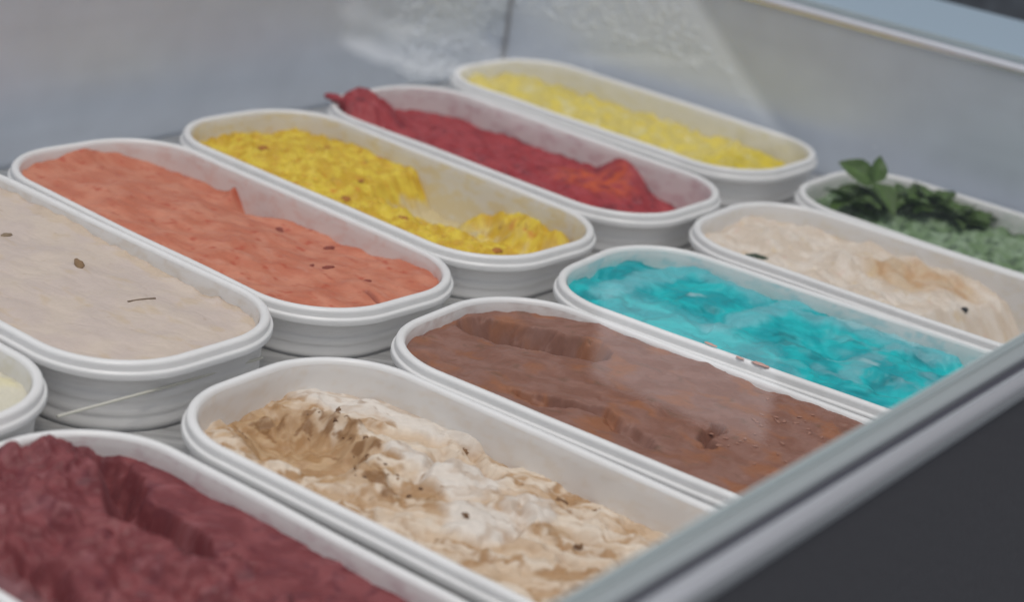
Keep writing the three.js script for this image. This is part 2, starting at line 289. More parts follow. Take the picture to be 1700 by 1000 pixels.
// a filling: surf(A, B) gives [height cm, colour]; the mass reaches down to the tub's base
const FILLED = {};
function makeFilling(name, key, label, surf, talus = 1.25, category = 'ice cream') {
  const [cx, cz, rot, y0] = TUB[key], depth = -(FLOOR + 0.001) + y0, nb = 150, na = 320, n = (nb + 1) * (na + 1), P = new Float32Array(n * 3), col = [], idx = [];
  for (let j = 0; j <= nb; j++) {
    const t = j / nb * 2 - 1, b = HW * Math.max(-1, Math.min(1, t * (1.12 - 0.12 * t * t)));
    const over = Math.abs(b) - (HW - RC), hx = HL - RC + (over > 0 ? Math.sqrt(Math.max(0, RC * RC - over * over)) : RC);
    for (let i = 0; i <= na; i++) {
      const q = i / na * 2 - 1, a = hx * q * (1.05 - 0.05 * q * q), [h, c] = surf(a * 100, b * 100);
      P.set([a, h / 100, b], (j * (na + 1) + i) * 3); col.push(...c);
    }
  }
  // soft stuff does not stand steeper than this
  const W1 = na + 1, nbr = [[1, 0], [-1, 0], [0, 1], [0, -1], [1, 1], [-1, -1], [1, -1], [-1, 1]];
  for (let it = 0; it < 22; it++) for (let jj = 0; jj <= nb; jj++) for (let ii = 0; ii <= na; ii++) {
    const j = it & 1 ? nb - jj : jj, i = it & 2 ? na - ii : ii, k = j * W1 + i; let top = 1e9;
    for (const [di, dj] of nbr) { const i2 = i + di, j2 = j + dj; if (i2 < 0 || j2 < 0 || i2 > na || j2 > nb) continue; const m = j2 * W1 + i2, lim = P[m * 3 + 1] + talus * Math.hypot(P[m * 3] - P[k * 3], P[m * 3 + 2] - P[k * 3 + 2]); if (lim < top) top = lim; }
    if (P[k * 3 + 1] > top) P[k * 3 + 1] = mix(P[k * 3 + 1], top, 0.7);
  }
  for (let k = 0; k < n; k++) P[k * 3 + 1] += 0.00014 * fbm(P[k * 3] * 210 + 5, P[k * 3 + 2] * 210 + P[k * 3 + 1] * 160, 3) * (key === 'C' || key === 'P' ? 0.25 : 1);
  const height = (A, B) => { let best = 1e9, h = 0; for (let k = 0; k < n; k++) { const d = (P[k * 3] * 100 - A) ** 2 + (P[k * 3 + 2] * 100 - B) ** 2; if (d < best) { best = d; h = P[k * 3 + 1] * 100; } } return h; };
  const pos = [];
  for (let k = 0; k < n; k++) { const y = P[k * 3 + 1], off = wallOff(Math.min(-0.001, y)) + 0.0004; pos.push(P[k * 3] * (1 + off / HL), y, P[k * 3 + 2] * (1 + off / HW)); }
  for (let j = 0; j < nb; j++) for (let i = 0; i < na; i++) { const a = j * W1 + i; idx.push(a, a + W1, a + 1, a + 1, a + W1, a + W1 + 1); }
  // skirt down to the base of the tub
  const edge = []; for (let i = 0; i <= na; i++) edge.push(i); for (let j = 1; j <= nb; j++) edge.push(j * W1 + na); for (let i = na - 1; i >= 0; i--) edge.push(nb * W1 + i); for (let j = nb - 1; j > 0; j--) edge.push(j * W1);
  const m = edge.length, n0 = n;
  for (const low of [0, 1]) for (const e of edge) { if (low) pos.push(pos[e * 3] * 0.968, -depth + 0.003, pos[e * 3 + 2] * 0.92); else pos.push(pos[e * 3], pos[e * 3 + 1], pos[e * 3 + 2]); col.push(col[e * 3], col[e * 3 + 1], col[e * 3 + 2]); }
  for (let i = 0; i < m; i++) { const a = n0 + i, b = n0 + ((i + 1) % m); idx.push(a, b, a + m, b, b + m, a + m); }
  const g = group(name, label, category, [cx, y0, cz], -rot);
  const uv = []; for (let k = 0; k < pos.length; k += 3) uv.push(pos[k] / 0.07 + cx * 7, (pos[k + 2] + (k / 3 >= n ? pos[k + 1] : 0)) / 0.07 + cz * 5);
  mesh('mass', geo(pos, idx, col, uv), 'CPKB'.includes(key) ? M.silky : M.cream, g);
  FILLED[key] = { g, surf, height }; return g;
}
const edgeDist = (A, B) => { const sx = 17.39 - 5.45, sz = 7.46 - 5.45, dx = Math.max(Math.abs(A) - sx, 0), dz = Math.max(Math.abs(B) - sz, 0); return 5.45 - Math.hypot(dx, dz); }; // cm from the wall (exact near it)

// --- P: pale yellow cream, mostly out of frame
makeFilling('lemon_cream_ice_cream', 'P', 'pale yellow cream in the tub beside the smooth beige one', (A, B) => {
  const n = fbm(A * 0.3, B * 0.4, 4); return [-1.3 + 0.25 * n + 0.05 * fbm(A * 2, B * 2, 3), mul(mixc([0.66, 0.62, 0.5], [0.7, 0.64, 0.42], sst(0, 0.7, n)), 1 + 0.05 * fbm(A * 4, B * 4, 3))];
});
// --- C: smooth beige
makeFilling('vanilla_ice_cream', 'C', 'smooth beige vanilla ice cream levelled to the rim', (A, B) => {
  const w = fbm(A * 0.18 + 3, B * 0.2, 3), e = edgeDist(A, B);
  let h = -0.75 - 0.5 * sst(-2, -7.4, B) * sst(-6, 9, A + 4 * w) + 0.22 * w + 0.07 * fbm(A * 0.4, B * 0.5, 2) + 0.006 * fbm(A * 1.2 + B * 0.5, B * 3, 2);
  const scr = ridged(A * 0.22 + 0.3 * fbm(A * 0.5, B * 0.5, 2) + 5, B * 0.55 + A * 0.1, 3); h -= 0.03 * sst(1.05, 1.55, scr);
  h += 0.3 * sst(0.9, 0, e) * (0.2 + 0.7 * fbm(A * 0.7, B * 0.7 + 8, 3));
  let c = mixc([0.60, 0.5, 0.44], [0.64, 0.535, 0.45], sst(-0.5, 0.6, fbm(A * 0.3 + 9, B * 0.3, 4)));
  c = mixc(c, [0.58, 0.44, 0.28], 0.45 * sst(0.25, 0.9, fbm(A * 0.45 + 30, B * 0.8, 4) + 0.7 * sst(1.6, 0.2, e)));
  c = mixc(c, [0.42, 0.3, 0.2], 0.5 * sst(0.75, 1.1, fbm(A * 1.6 + 2, B * 1.6 + 7, 4)));
  return [h, mul(c, 1 + 0.04 * fbm(A * 5, B * 5, 3))];
});
// --- S: salmon
{
  const dip = L('S', 440, 352, -0.025), blob = L('S', 398, 318, -0.015), mark1 = LL('S', [[545, 397], [600, 415]], -0.012), mark2 = LL('S', [[610, 483], [632, 497]], -0.008), lip = LL('S', [[40, 275], [130, 268], [190, 262], [250, 272], [310, 292]], -0.014);
  makeFilling('salmon_sorbet', 'S', 'salmon pink sorbet with a bare patch against the tub wall', (A, B) => {
    const w = fbm(A * 0.2 + 13, B * 0.25, 3), e = edgeDist(A, B);
    let h = -1.0 - 0.95 * sst(0, -7, B) * sst(16, 4, A) + 0.28 * w + 0.12 * fbm(A * 0.35, B * 0.5 + 4, 2, 0.4) + 0.025 * ridged(A * 0.3 + 0.5 * w, B * 0.9, 2);
    h -= 2.2 * bump(ell(A, B, dip, 2.5, 3.2)); h += 0.9 * bump(ell(A, B, blob, 1.0, 1.5));
    const [d0] = dpoly(A, B, lip); h += 0.45 * Math.exp(-((d0 / 0.9) ** 2));
    const [d1] = dpoly(A, B, mark1), [d2] = dpoly(A, B, mark2); h -= 0.25 * Math.exp(-((d1 / 0.28) ** 2)) + 0.2 * Math.exp(-((d2 / 0.16) ** 2));
    h += 0.18 * sst(1.0, 0, e) * fbm(A * 0.6, B * 0.6 + 3, 2);
    let c = mixc([0.54, 0.165, 0.09], [0.63, 0.245, 0.15], sst(-0.6, 0.7, fbm(A * 0.35, B * 0.5, 4)));
    c = mixc(c, [0.46, 0.08, 0.035], 0.8 * sst(0.3, 0.9, fbm(A * 0.9 + 40, B * 1.2, 4)) + 0.8 * bump(ell(A, B, blob, 1.3, 1.6)));
    c = mixc(c, [0.60, 0.26, 0.18], 0.6 * sst(0.35, 0.9, fbm(A * 0.5 + 14, B * 1.1 + 3, 4)) * sst(-2, 6, A));
    c = mixc(c, [0.24, 0.06, 0.04], 0.8 * Math.exp(-((d2 / 0.18) ** 2)) + 0.55 * sst(0.9, 1.2, fbm(A * 2.1 + 3, B * 2.1, 3)));
    return [h, mul(c, 1 + 0.07 * fbm(A * 5, B * 5, 3))];
  });
}
// --- Y: mango
{
  const clump = LL('Y', [[795, 350], [830, 352], [875, 380], [925, 400]], -0.02), scoop = L('Y', 735, 315, -0.04), scoop2 = L('Y', 400, 210, -0.02), pile = L('Y', 510, 260, -0.012);
  makeFilling('mango_sorbet', 'Y', 'crumbly bright yellow mango sorbet scooped out along one wall', (A, B) => {
    const w = fbm(A * 0.5 + 21, B * 0.5, 4), [c1, c2, id] = cell(A * 0.95 + 0.35 * w, B * 0.95 + 0.35 * fbm(A * 0.6, B * 0.6, 2)), [k1, k2, id2] = cell(A * 2.0, B * 2.0 + 0.3 * w);
    const win = sst(-2.6, -0.2, A + 0.5 * w) * (1 - 0.45 * sst(5, 9, A + w)), sc = win * sst(2.4, -5.2, B + 0.6 * w);
    let h = -1.55 + 0.25 * w - 2.9 * sc; h += 0.75 * bump(ell(A, B, pile, 9, 6)); h -= 1.3 * bump(ell(A, B, scoop2, 4, 3));
    const g = 1 - 0.8 * sst(0.3, 0.8, sc); h += g * (0.45 * (id - 0.5) * sst(0.75, 0.25, c1) - 0.2 * sst(0.2, 0, c2 - c1) + 0.12 * (id2 - 0.5) * sst(0.7, 0.2, k1));
    const [d] = dpoly(A, B, clump); const cl = bump(d / 2.0); h += (2.2 + 1.0 * fbm(A * 1.1, B * 1.1, 2)) * cl + 0.3 * cl * (id2 - 0.5);
    const v = fbm(A * 0.7 + 5, B * 0.7, 4);
    let c = mixc([0.62, 0.385, 0.018], [0.76, 0.57, 0.05], sst(-0.5, 0.5, v)); c = mixc(c, [0.62, 0.23, 0.01], 0.8 * sst(0.4, 0.95, fbm(A * 0.9 + 70, B * 1.1, 4)));
    c = mixc(c, [0.28, 0.12, 0.015], 0.75 * sst(0.6, 1.05, fbm(A * 1.6 + 50, B * 1.6, 3))); c = mixc(c, [0.62, 0.53, 0.33], 0.9 * sst(0.45, 0.8, sc + 0.25 * fbm(A * 0.9, B * 0.9 + 33, 4)) * (1 - cl));
    return [h, mul(c, 1 + 0.07 * fbm(A * 4, B * 4, 3))];
  });
}
// --- R: dark red
{
  const lump = L('R', 605, 172, -0.003), slope = LL('R', [[1015, 262], [1040, 300], [1075, 335]], -0.022), endUp = L('R', 1140, 330, -0.03), orange = L('R', 985, 312, -0.026);
  makeFilling('raspberry_sorbet', 'R', 'low dark red raspberry sorbet with a lump heaped at one end', (A, B) => {
    const w = fbm(A * 0.25 + 51, B * 0.3, 3), dir = B * 0.9 + 0.35 * A;
    let h = -1.9 - 0.6 * sst(1, -7, B) - 1.0 * sst(8, 13, A) + 0.3 * w + 0.2 * ridged(dir * 0.35 + 0.6 * w, A * 0.16 - B * 0.3, 3) + 0.06 * fbm(A * 1.1, B * 1.1, 2);
    h += (2.6 + 0.5 * fbm(A * 0.9, B * 0.9, 3)) * bump(ell(A, B, lump, 4.2, 4.4)); const [d, t] = dpoly(A, B, slope); h += (2.3 - 1.8 * t) * bump(d / 2.1); h += 0.5 * bump(ell(A, B, endUp, 2.2, 2));
    let c = mixc([0.32, 0.022, 0.028], [0.40, 0.045, 0.05], sst(-0.5, 0.6, fbm(A * 0.4 + 8, B * 0.6, 4))); c = mixc(c, [0.15, 0.013, 0.022], 0.8 * sst(0.05, 0.8, fbm(A * 0.7 + 90, B * 0.9, 4)));
    c = mixc(c, [0.6, 0.1, 0.02], 0.95 * sst(1.0, 0.4, ell(A, B, orange, 5, 4.5)) * sst(-0.6, 0.4, fbm(A * 1.1, B * 1.1 + 9, 3))); c = mixc(c, [0.43, 0.085, 0.1], 0.5 * sst(0.6, 1.0, ridged(dir * 0.9 + w, A * 0.4, 3) - 0.4));
    return [h, mul(c, 1 + 0.07 * fbm(A * 5, B * 5, 3))];
  }, 1.6);
}
// --- Y2: pale lemon lumps
makeFilling('lemon_sorbet', 'Y2', 'lumpy lemon yellow sorbet in the tub at the freezer corner', (A, B) => {
  const w = fbm(A * 0.4 + 61, B * 0.4, 4), [c1, c2, id] = cell(A * 0.5 + 0.3 * w, B * 0.55), [k1, k2, id2] = cell(A * 1.4, B * 1.4 + 0.3 * w);
  let h = -1.3 - 0.9 * sst(1, -7, B) + 0.45 * w + 1.0 * (id - 0.4) * sst(0.75, 0.2, c1) + 0.35 * (id2 - 0.5) * sst(0.7, 0.2, k1) + 0.06 * fbm(A * 3, B * 3, 3); h -= 1.0 * sst(11, 16, A);
  let c = mixc([0.62, 0.50, 0.08], [0.72, 0.57, 0.03], sst(-0.3, 0.5, fbm(A * 0.6 + 3, B * 0.6, 4))); c = mixc(c, [0.68, 0.62, 0.34], 0.65 * sst(0.1, 0.7, fbm(A * 0.45 + 80, B * 0.5, 4)));
  return [h, mul(c, 1 + 0.05 * fbm(A * 4, B * 4, 3))];
});
// --- M: maroon, heaped over the rim at its far end, with a deep fold
{
  const fold = LL('M', [[150, 752], [200, 815], [225, 862], [300, 908], [350, 938], [400, 975]], -0.012), crest = LL('M', [[-60, 745], [10, 742], [90, 738], [150, 752]], 0.006), groove = LL('M', [[0, 885], [60, 925], [110, 985]], 0.01), ledge = LL('M', [[130, 850], [200, 905], [280, 950], [330, 985]], 0.004);
  makeFilling('berry_sorbet', 'M', 'deep maroon berry sorbet heaped above the rim with a dark fold', (A0, B0) => {
    const [A, B] = warp(A0, B0, 1.0, 3), w = fbm(A * 0.3 + 101, B * 0.3, 3), e = edgeDist(A0, B0), rough = fbm(A * 0.7, B * 0.7 + 3, 3, 0.45), drag = fbm(A * 0.35 - B * 0.3, B * 1.5 + A * 1.1, 4, 0.55);
    const [df, tf, sf] = dpoly(A, B, fold), sd = sf > 0 ? -df : df, left = sst(1.3, -1.1, sd + 0.3 * w);
    let h = -1.1 + 0.2 * w + 0.06 * drag; h += left * (1.35 + 0.5 * w + 0.2 * rough) * sst(-0.8, 2.4, e + 0.4 * rough);
    h -= (4.6 + 0.9 * rough) * bump(df / (1.5 + 0.5 * tf + 0.35 * rough)) * sst(1.02, 0.8, tf) * sst(-0.02, 0.14, tf) * (0.82 + 0.25 * Math.cos(tf * 13));
    const [dc] = dpoly(A, B, crest); h += (0.4 + 0.3 * rough) * bump(dc / 2.4); const [dg] = dpoly(A, B, groove); h -= 1.3 * bump(dg / 1.2); const [dl] = dpoly(A, B, ledge); h += (0.2 + 0.3 * rough) * bump(dl / 1.3);
    h += 0.14 * left * ridged(A * 0.4 + w, B * 0.55, 2) + 0.03 * left * fbm(A * 1.6, B * 1.6, 2);
    const V = B + 1.4 * h, drag2 = fbm(A * 0.35 - V * 0.3, V * 1.5 + A * 1.1, 4, 0.55);
    let c = mixc([0.165, 0.03, 0.034], [0.235, 0.057, 0.06], sst(-0.5, 0.6, fbm(A * 0.6 + 4, V * 0.8, 5))); c = mixc(c, [0.31, 0.11, 0.118], 0.6 * sst(0.25, 0.9, drag2 + 0.3 * w)); c = mixc(c, [0.115, 0.02, 0.03], 0.65 * sst(0.2, 0.85, fbm(A * 1.0 + 60, V * 1.0, 4)));
    return [h, mul(c, 1 + 0.09 * fbm(A * 5, V * 5, 3))];
  }, 2.8);
}
// --- K: beige with cookie crumbs and caramel
{
  const hollow = L('K', 490, 765, -0.032), ridge = LL('K', [[395, 712], [440, 700], [520, 702], [578, 722], [602, 758], [612, 800], [640, 840]], -0.022), plates = [[690, 690, 5.0, 1.7], [770, 800, 2.4, 2.4], [800, 872, 2.4, 1.9], [545, 655, 4.5, 1.7], [700, 765, 2.4, 1.3], [880, 850, 1.8, 1.6]].map(([x, y, a, b]) => [L('K', x, y, -0.018), a, b]);
  const slashes = [[[845, 910], [870, 850]], [[735, 790], [740, 755]], [[700, 805], [745, 745]], [[825, 800], [790, 745], [760, 725]], [[915, 925], [1010, 965]], [[905, 830], [960, 850], [1040, 890]], [[540, 640], [600, 640], [660, 655]], [[960, 900], [1040, 925]], [[640, 870], [720, 905], [800, 935]]].map((p) => LL('K', p, -0.02));
  makeFilling('cookie_ice_cream', 'K', 'beige ice cream with brown cookie crumbs and a tan scooped hollow', (A0, B0) => {
    const [A, B] = warp(A0, B0, 0.9, 7), w = fbm(A * 0.35 + 131, B * 0.35, 3), rough = fbm(A * 0.8 + 7, B * 0.8, 3, 0.42), e = edgeDist(A0, B0), diag = A * 0.5 + B * 0.87, along = B * 0.5 - A * 0.87;
    const hd = ell(A, B, hollow, 5.4, 3.6, 0.1), hol = sst(1.05, 0.5, hd);
    let h = -1.75 + 0.35 * w + 0.12 * rough - 1.3 * hol - 0.6 * sst(9, 16, A) - 0.5 * sst(-2, -7, B); const [dr] = dpoly(A, B, ridge), rg = bump(dr / 1.25); h += (0.4 + 0.35 * rough) * rg;
    let pl = 0; for (const [c, a, b] of plates) pl = Math.max(pl, sst(1.15, 0.8, ell(A, B, c, a, b, -0.2))); h += 0.34 * pl;
    let sl = 0; for (const s of slashes) { const [d, , sd] = dpoly(A, B, s), k = bump(d / 0.42); sl = Math.max(sl, k); h -= 0.5 * k; h += 0.2 * bump((d - 0.6) / 0.6) * (sd > 0 ? 1 : 0.2); }
    const drag = fbm(along * 0.16 + 0.4 * w, diag * 0.85, 4, 0.5), vein = ridged(along * 0.13 + 0.3 * w + 4, diag * 0.42 + 0.25 * rough, 3);
    h += (1 - hol) * (1 - 0.75 * pl) * (0.3 * drag - 0.16 * sst(1.2, 1.6, vein)) + (0.12 * hol + 0.12 * rg) * fbm(A * 1.5, B * 1.5, 3) + 0.03 * fbm(A * 2.6, B * 2.6, 2);
    h -= 0.5 * sst(1.4, 0.1, e) * (0.4 + w * 0.4);
    let c = mixc([0.62, 0.47, 0.33], [0.73, 0.62, 0.5], sst(-0.5, 0.5, drag + 0.3 * rough)); c = mixc(c, [0.74, 0.68, 0.615], 0.8 * pl);
    const tan = sst(0.9, -0.35, hd - 0.75 + 0.5 * fbm(A * 0.7 + 15, B * 0.7, 4)); // caramel biscuit showing through
    c = mixc(c, mixc([0.38, 0.21, 0.085], [0.52, 0.34, 0.18], sst(-0.6, 0.6, fbm(A * 1.0, B * 1.0 + 5, 4))), 0.92 * sst(0.35, 0.75, tan));
    c = mixc(c, [0.40, 0.225, 0.095], 0.9 * (1 - 0.6 * pl) * sst(0.95, 1.4, vein + 0.15 * rough)); c = mixc(c, [0.5, 0.33, 0.19], 0.7 * (1 - pl) * sst(0.15, 0.7, fbm(along * 0.2 + 33, diag * 0.7, 4)));
    c = mixc(c, [0.25, 0.125, 0.045], 0.9 * sst(0.3, 0.8, fbm(A * 1.3 + 3, B * 1.3, 4) + 0.9 * rg - 0.35)); c = mixc(c, [0.36, 0.21, 0.1], 0.6 * sl * sst(-0.5, 0.5, fbm(A * 2, B * 2 + 9, 3)));
    return [h, mul(c, 1 + 0.05 * fbm(A * 5, B * 5, 3))];
  }, 1.3);
}
// --- H: chocolate, filled to the rim
{
  const hole = LL('H', [[800, 548], [850, 560], [900, 575], [960, 598]], -0.01), crack = LL('H', [[870, 660], [930, 676], [985, 683], [1040, 715], [1080, 740]], -0.005), crack2 = LL('H', [[1188, 712], [1178, 735], [1174, 750]], -0.005), crack3 = LL('H', [[1000, 668], [1060, 672], [1120, 700], [1180, 725]], -0.005);
  makeFilling('chocolate_ice_cream', 'H', 'brown chocolate ice cream filled to the rim with a rough pit', (A0, B0) => {
    const [A, B] = warp(A0, B0, 0.8, 13), w = fbm(A * 0.3 + 161, B * 0.3, 3), rough = fbm(A * 0.8 + 17, B * 0.8, 4, 0.48), e = edgeDist(A0, B0), drag = fbm(A * 0.25 + 0.2 * B, B * 1.2 - A * 0.3, 4, 0.55);
    let h = -0.22 - 0.6 * sst(-9, -15, A) + 0.12 * w + 0.05 * rough + 0.06 * fbm(A * 0.2, B * 0.6 - A * 0.15, 2) + 0.05 * sst(6, 9, A) * fbm(A * 1.6, B * 1.6, 3);
    const [dh] = dpoly(A, B, hole), pit = bump(dh / (1.8 + 0.4 * rough)); h -= (3.4 + 1.1 * rough) * pit - 0.6 * pit * fbm(A * 1.5, B * 1.5, 3);
    const [d1, , s1] = dpoly(A, B, crack); h -= 0.7 * bump(d1 / 0.55) + (s1 > 0 ? 0.14 * bump(d1 / 2) : 0); const [d2] = dpoly(A, B, crack2); h -= 0.9 * bump(d2 / 0.42); const [d3] = dpoly(A, B, crack3); h -= 0.16 * bump(d3 / 0.4);
    h += 0.06 * sst(0.8, 0, e) * fbm(A * 0.9, B * 0.9 + 3, 3);
    let c = mixc([0.235, 0.105, 0.07], [0.28, 0.142, 0.106], sst(-0.5, 0.6, fbm(A * 0.5 + 4, B * 0.7, 5))); c = mixc(c, [0.32, 0.122, 0.05], 0.75 * sst(0.0, 0.7, fbm(A * 0.3 + 44, B * 0.45, 4)));
    c = mixc(c, [0.16, 0.085, 0.05], 0.6 * sst(0.35, 0.9, 0.9 * fbm(A * 0.7 + 91, B * 0.9, 4) + 0.2 * drag)); c = mixc(c, [0.36, 0.2, 0.15], 0.6 * sst(0.3, 0.9, fbm(A * 2.2 + 8, B * 2.2, 4)) * sst(4, 9, A));
    return [h, mul(c, 1 + 0.08 * fbm(A * 5, B * 5, 3))];
  }, 2.3);
}
// --- B: turquoise
{
  const sweeps = [[[1000, 503], [1080, 475], [1180, 440]], [[1190, 560], [1260, 535], [1340, 512], [1400, 515]], [[1160, 465], [1215, 490], [1250, 505]], [[1330, 540], [1420, 560], [1500, 590]], [[1430, 545], [1520, 570], [1570, 600]]].map((p) => LL('B', p, -0.014)), dye = [[995, 470, 2.0, 1.6], [1080, 442, 2.2, 1.0], [1265, 485, 1.8, 1.8], [1200, 545, 5, 1.5], [1370, 592, 3.4, 2], [1460, 655, 4.5, 1.6], [1550, 615, 2.5, 2.4]].map(([x, y, a, b]) => [L('B', x, y, -0.014), a, b]), pale = [[1155, 508, 0.8, 0.7], [1392, 606, 1.3, 1.2], [1440, 622, 1.2, 1.0], [1420, 555, 3.2, 1.3], [1225, 480, 1.8, 1.0], [1500, 575, 3, 1.2]].map(([x, y, a, b]) => [L('B', x, y, -0.014), a, b]);
  makeFilling('blue_ice_cream', 'B', 'bright turquoise blue ice cream with pale spatula streaks', (A0, B0) => {
    const [A, B] = warp(A0, B0, 0.9, 23), w = fbm(A * 0.28 + 191, B * 0.28, 3), rough = fbm(A * 0.55 + 27, B * 0.55, 3, 0.42), e = edgeDist(A0, B0), drag = fbm(A * 0.3 - B * 0.35, B * 0.9 + A * 0.75, 3, 0.5);
    let h = -0.7 - 0.4 * sst(-1, -7, B) + 0.3 * w + 0.14 * rough + 0.07 * drag - 0.25 * sst(0.8, 0, e);
    let st = 0; for (const s of sweeps) { const [d, , sd] = dpoly(A, B, s); const k = sst(1.9, 0.2, d); st = Math.max(st, k); h += 0.3 * k + 0.1 * bump((d - 1.1) / 0.9) * sd; }
    let dk = 0; for (const [c, a, b] of dye) dk = Math.max(dk, bump(ell(A, B, c, a, b))); h -= 0.75 * dk;
    let pa = 0; for (const [c, a, b] of pale) { const k = bump(ell(A, B, c, a, b)); pa = Math.max(pa, k); h += 0.12 * k; }
    let c = mixc([0.0, 0.35, 0.39], [0.006, 0.5, 0.52], sst(-0.5, 0.5, fbm(A * 0.3 + 5, B * 0.4, 3))); c = mixc(c, [0.0, 0.21, 0.24], 0.75 * sst(0.1, 0.75, fbm(A * 0.42 + 77, B * 0.5 + 0.2 * A, 3)));
    c = mixc(c, [0.17, 0.5, 0.55], 0.85 * sst(0.1, 0.8, st) * (0.75 + 0.25 * drag)); c = mixc(c, [0.2, 0.42, 0.47], 0.6 * sst(-4, 5, A) * sst(0.0, 0.6, fbm(A * 0.4 + 61, B * 0.5, 3))); c = mixc(c, [0.34, 0.58, 0.61], 0.75 * sst(0.15, 0.8, pa));
    return [h, mul(c, 1 + 0.05 * fbm(A * 4, B * 4, 3))];
  });
}
// --- W: white with apricot ripple
{
  const amber = L('W', 1490, 478, -0.022), amber2 = L('W', 1550, 508, -0.034), lump = L('W', 1290, 395, -0.01), lump2 = L('W', 1400, 440, -0.012), ridge = LL('W', [[1450, 455], [1510, 445], [1560, 470]], -0.016);
  makeFilling('peach_ice_cream', 'W', 'creamy white ice cream with an apricot orange ripple', (A, B) => {
    const w = fbm(A * 0.35 + 221, B * 0.35, 4), rough = fbm(A * 0.8 + 37, B * 0.8, 4, 0.45), [c1, c2, id] = cell(A * 0.35 + 0.4 * w, B * 0.4);
    let h = -1.3 + 0.4 * w + 0.14 * rough + 0.5 * (id - 0.5) * sst(0.8, 0.2, c1) + 0.02 * fbm(A * 5, B * 5, 3); h += 0.6 * bump(ell(A, B, lump, 5, 4)) + 0.8 * bump(ell(A, B, lump2, 3.5, 3)); h -= 5.4 * sst(2.0, 7.5, A + 0.3 * B + 0.6 * w); h -= 1.0 * sst(-1, 5, A) * sst(2, -6, B);
    const [d] = dpoly(A, B, ridge); h += 0.6 * bump(d / 1.3);
    let c = mixc([0.66, 0.555, 0.45], [0.74, 0.655, 0.565], sst(-0.5, 0.5, fbm(A * 0.5 + 8, B * 0.6, 4))); const am = Math.max(bump(ell(A, B, amber, 5, 3.6) + 0.15 * rough), bump(ell(A, B, amber2, 5, 3.4) + 0.15 * rough));
    c = mixc(c, mixc([0.60, 0.43, 0.26], [0.52, 0.28, 0.10], sst(-0.3, 0.6, fbm(A * 0.6 + 9, B * 0.6, 4))), 0.75 * sst(0.0, 0.7, am + 0.25 * rough)); c = mixc(c, [0.66, 0.5, 0.3], 0.6 * sst(0.4, 0.9, fbm(A * 0.8 + 60, B * 0.9, 4))); c = mixc(c, [0.70, 0.48, 0.4], 0.5 * sst(0.5, 1.0, fbm(A * 0.9 + 80, B * 0.9 + 5, 4)));
    return [h, mul(c, 1 + 0.045 * fbm(A * 5, B * 5, 3))];
  });
}
// --- G: pale green
makeFilling('mint_ice_cream', 'G', 'pale grey green mint ice cream under the mint leaves', (A, B) => {
  const w = fbm(A * 0.35 + 251, B * 0.35, 4), rough = fbm(A * 1.0 + 47, B * 1.0, 4, 0.45);
  const h = -1.7 + 0.5 * w + 0.25 * rough + 0.03 * fbm(A * 4, B * 4, 3); let c = mixc([0.15, 0.235, 0.11], [0.26, 0.35, 0.23], sst(-0.5, 0.5, fbm(A * 0.6 + 2, B * 0.6, 4))); c = mixc(c, [0.055, 0.09, 0.05], 0.8 * sst(0.0, 0.7, fbm(A * 0.9 + 22, B * 0.9, 4)));
  return [h, mul(c, 1 + 0.06 * fbm(A * 4, B * 4, 3))];
});

// the tubs themselves: tint and how the cream is smeared on the inside walls
const film = (level, amount) => (A, B, y, n, f) => amount * sst(0.45, 0.85, n + 0.25 * f + sst(level - 0.8, level - 2.4, y) * 0.35);
makeTub('P', 'white oblong plastic tub holding pale yellow cream', 1, [0.66, 0.62, 0.5], film(-1, 0.5));
makeTub('C', 'white oblong plastic tub of smooth beige ice cream', 2, [0.6, 0.5, 0.38], film(-0.6, 0.35));
makeTub('S', 'white oblong plastic tub of salmon pink sorbet', 3, [0.66, 0.36, 0.28], film(-1, 0.3));
makeTub('Y', 'white oblong plastic tub of crumbly mango yellow sorbet', 4, [0.74, 0.6, 0.26], film(-0.6, 0.5));
makeTub('R', 'white oblong plastic tub of low dark red sorbet', 5, [0.5, 0.28, 0.32], film(-0.8, 0.4));
makeTub('Y2', 'white oblong plastic tub of lumpy lemon yellow sorbet', 6, [0.7, 0.64, 0.36], film(-0.8, 0.4));
makeTub('M', 'white oblong plastic tub of heaped maroon berry sorbet', 7, [0.4, 0.2, 0.24], film(-1.2, 0.3));
makeTub('K', 'white oblong plastic tub of beige cookie ice cream', 8, [0.66, 0.52, 0.36], film(-1.0, 0.22));
makeTub('H', 'white oblong plastic tub of brown chocolate ice cream', 9, [0.36, 0.22, 0.17], film(-0.6, 0.3));
makeTub('B', 'white oblong plastic tub of turquoise blue ice cream', 10, [0.3, 0.6, 0.64], film(-0.6, 0.5));
makeTub('W', 'white oblong plastic tub of creamy white and apricot ice cream', 11, [0.7, 0.6, 0.42], film(-0.9, 0.3));
makeTub('G', 'white oblong plastic tub of mint ice cream with mint leaves', 12, [0.42, 0.52, 0.44], film(-0.9, 0.4));

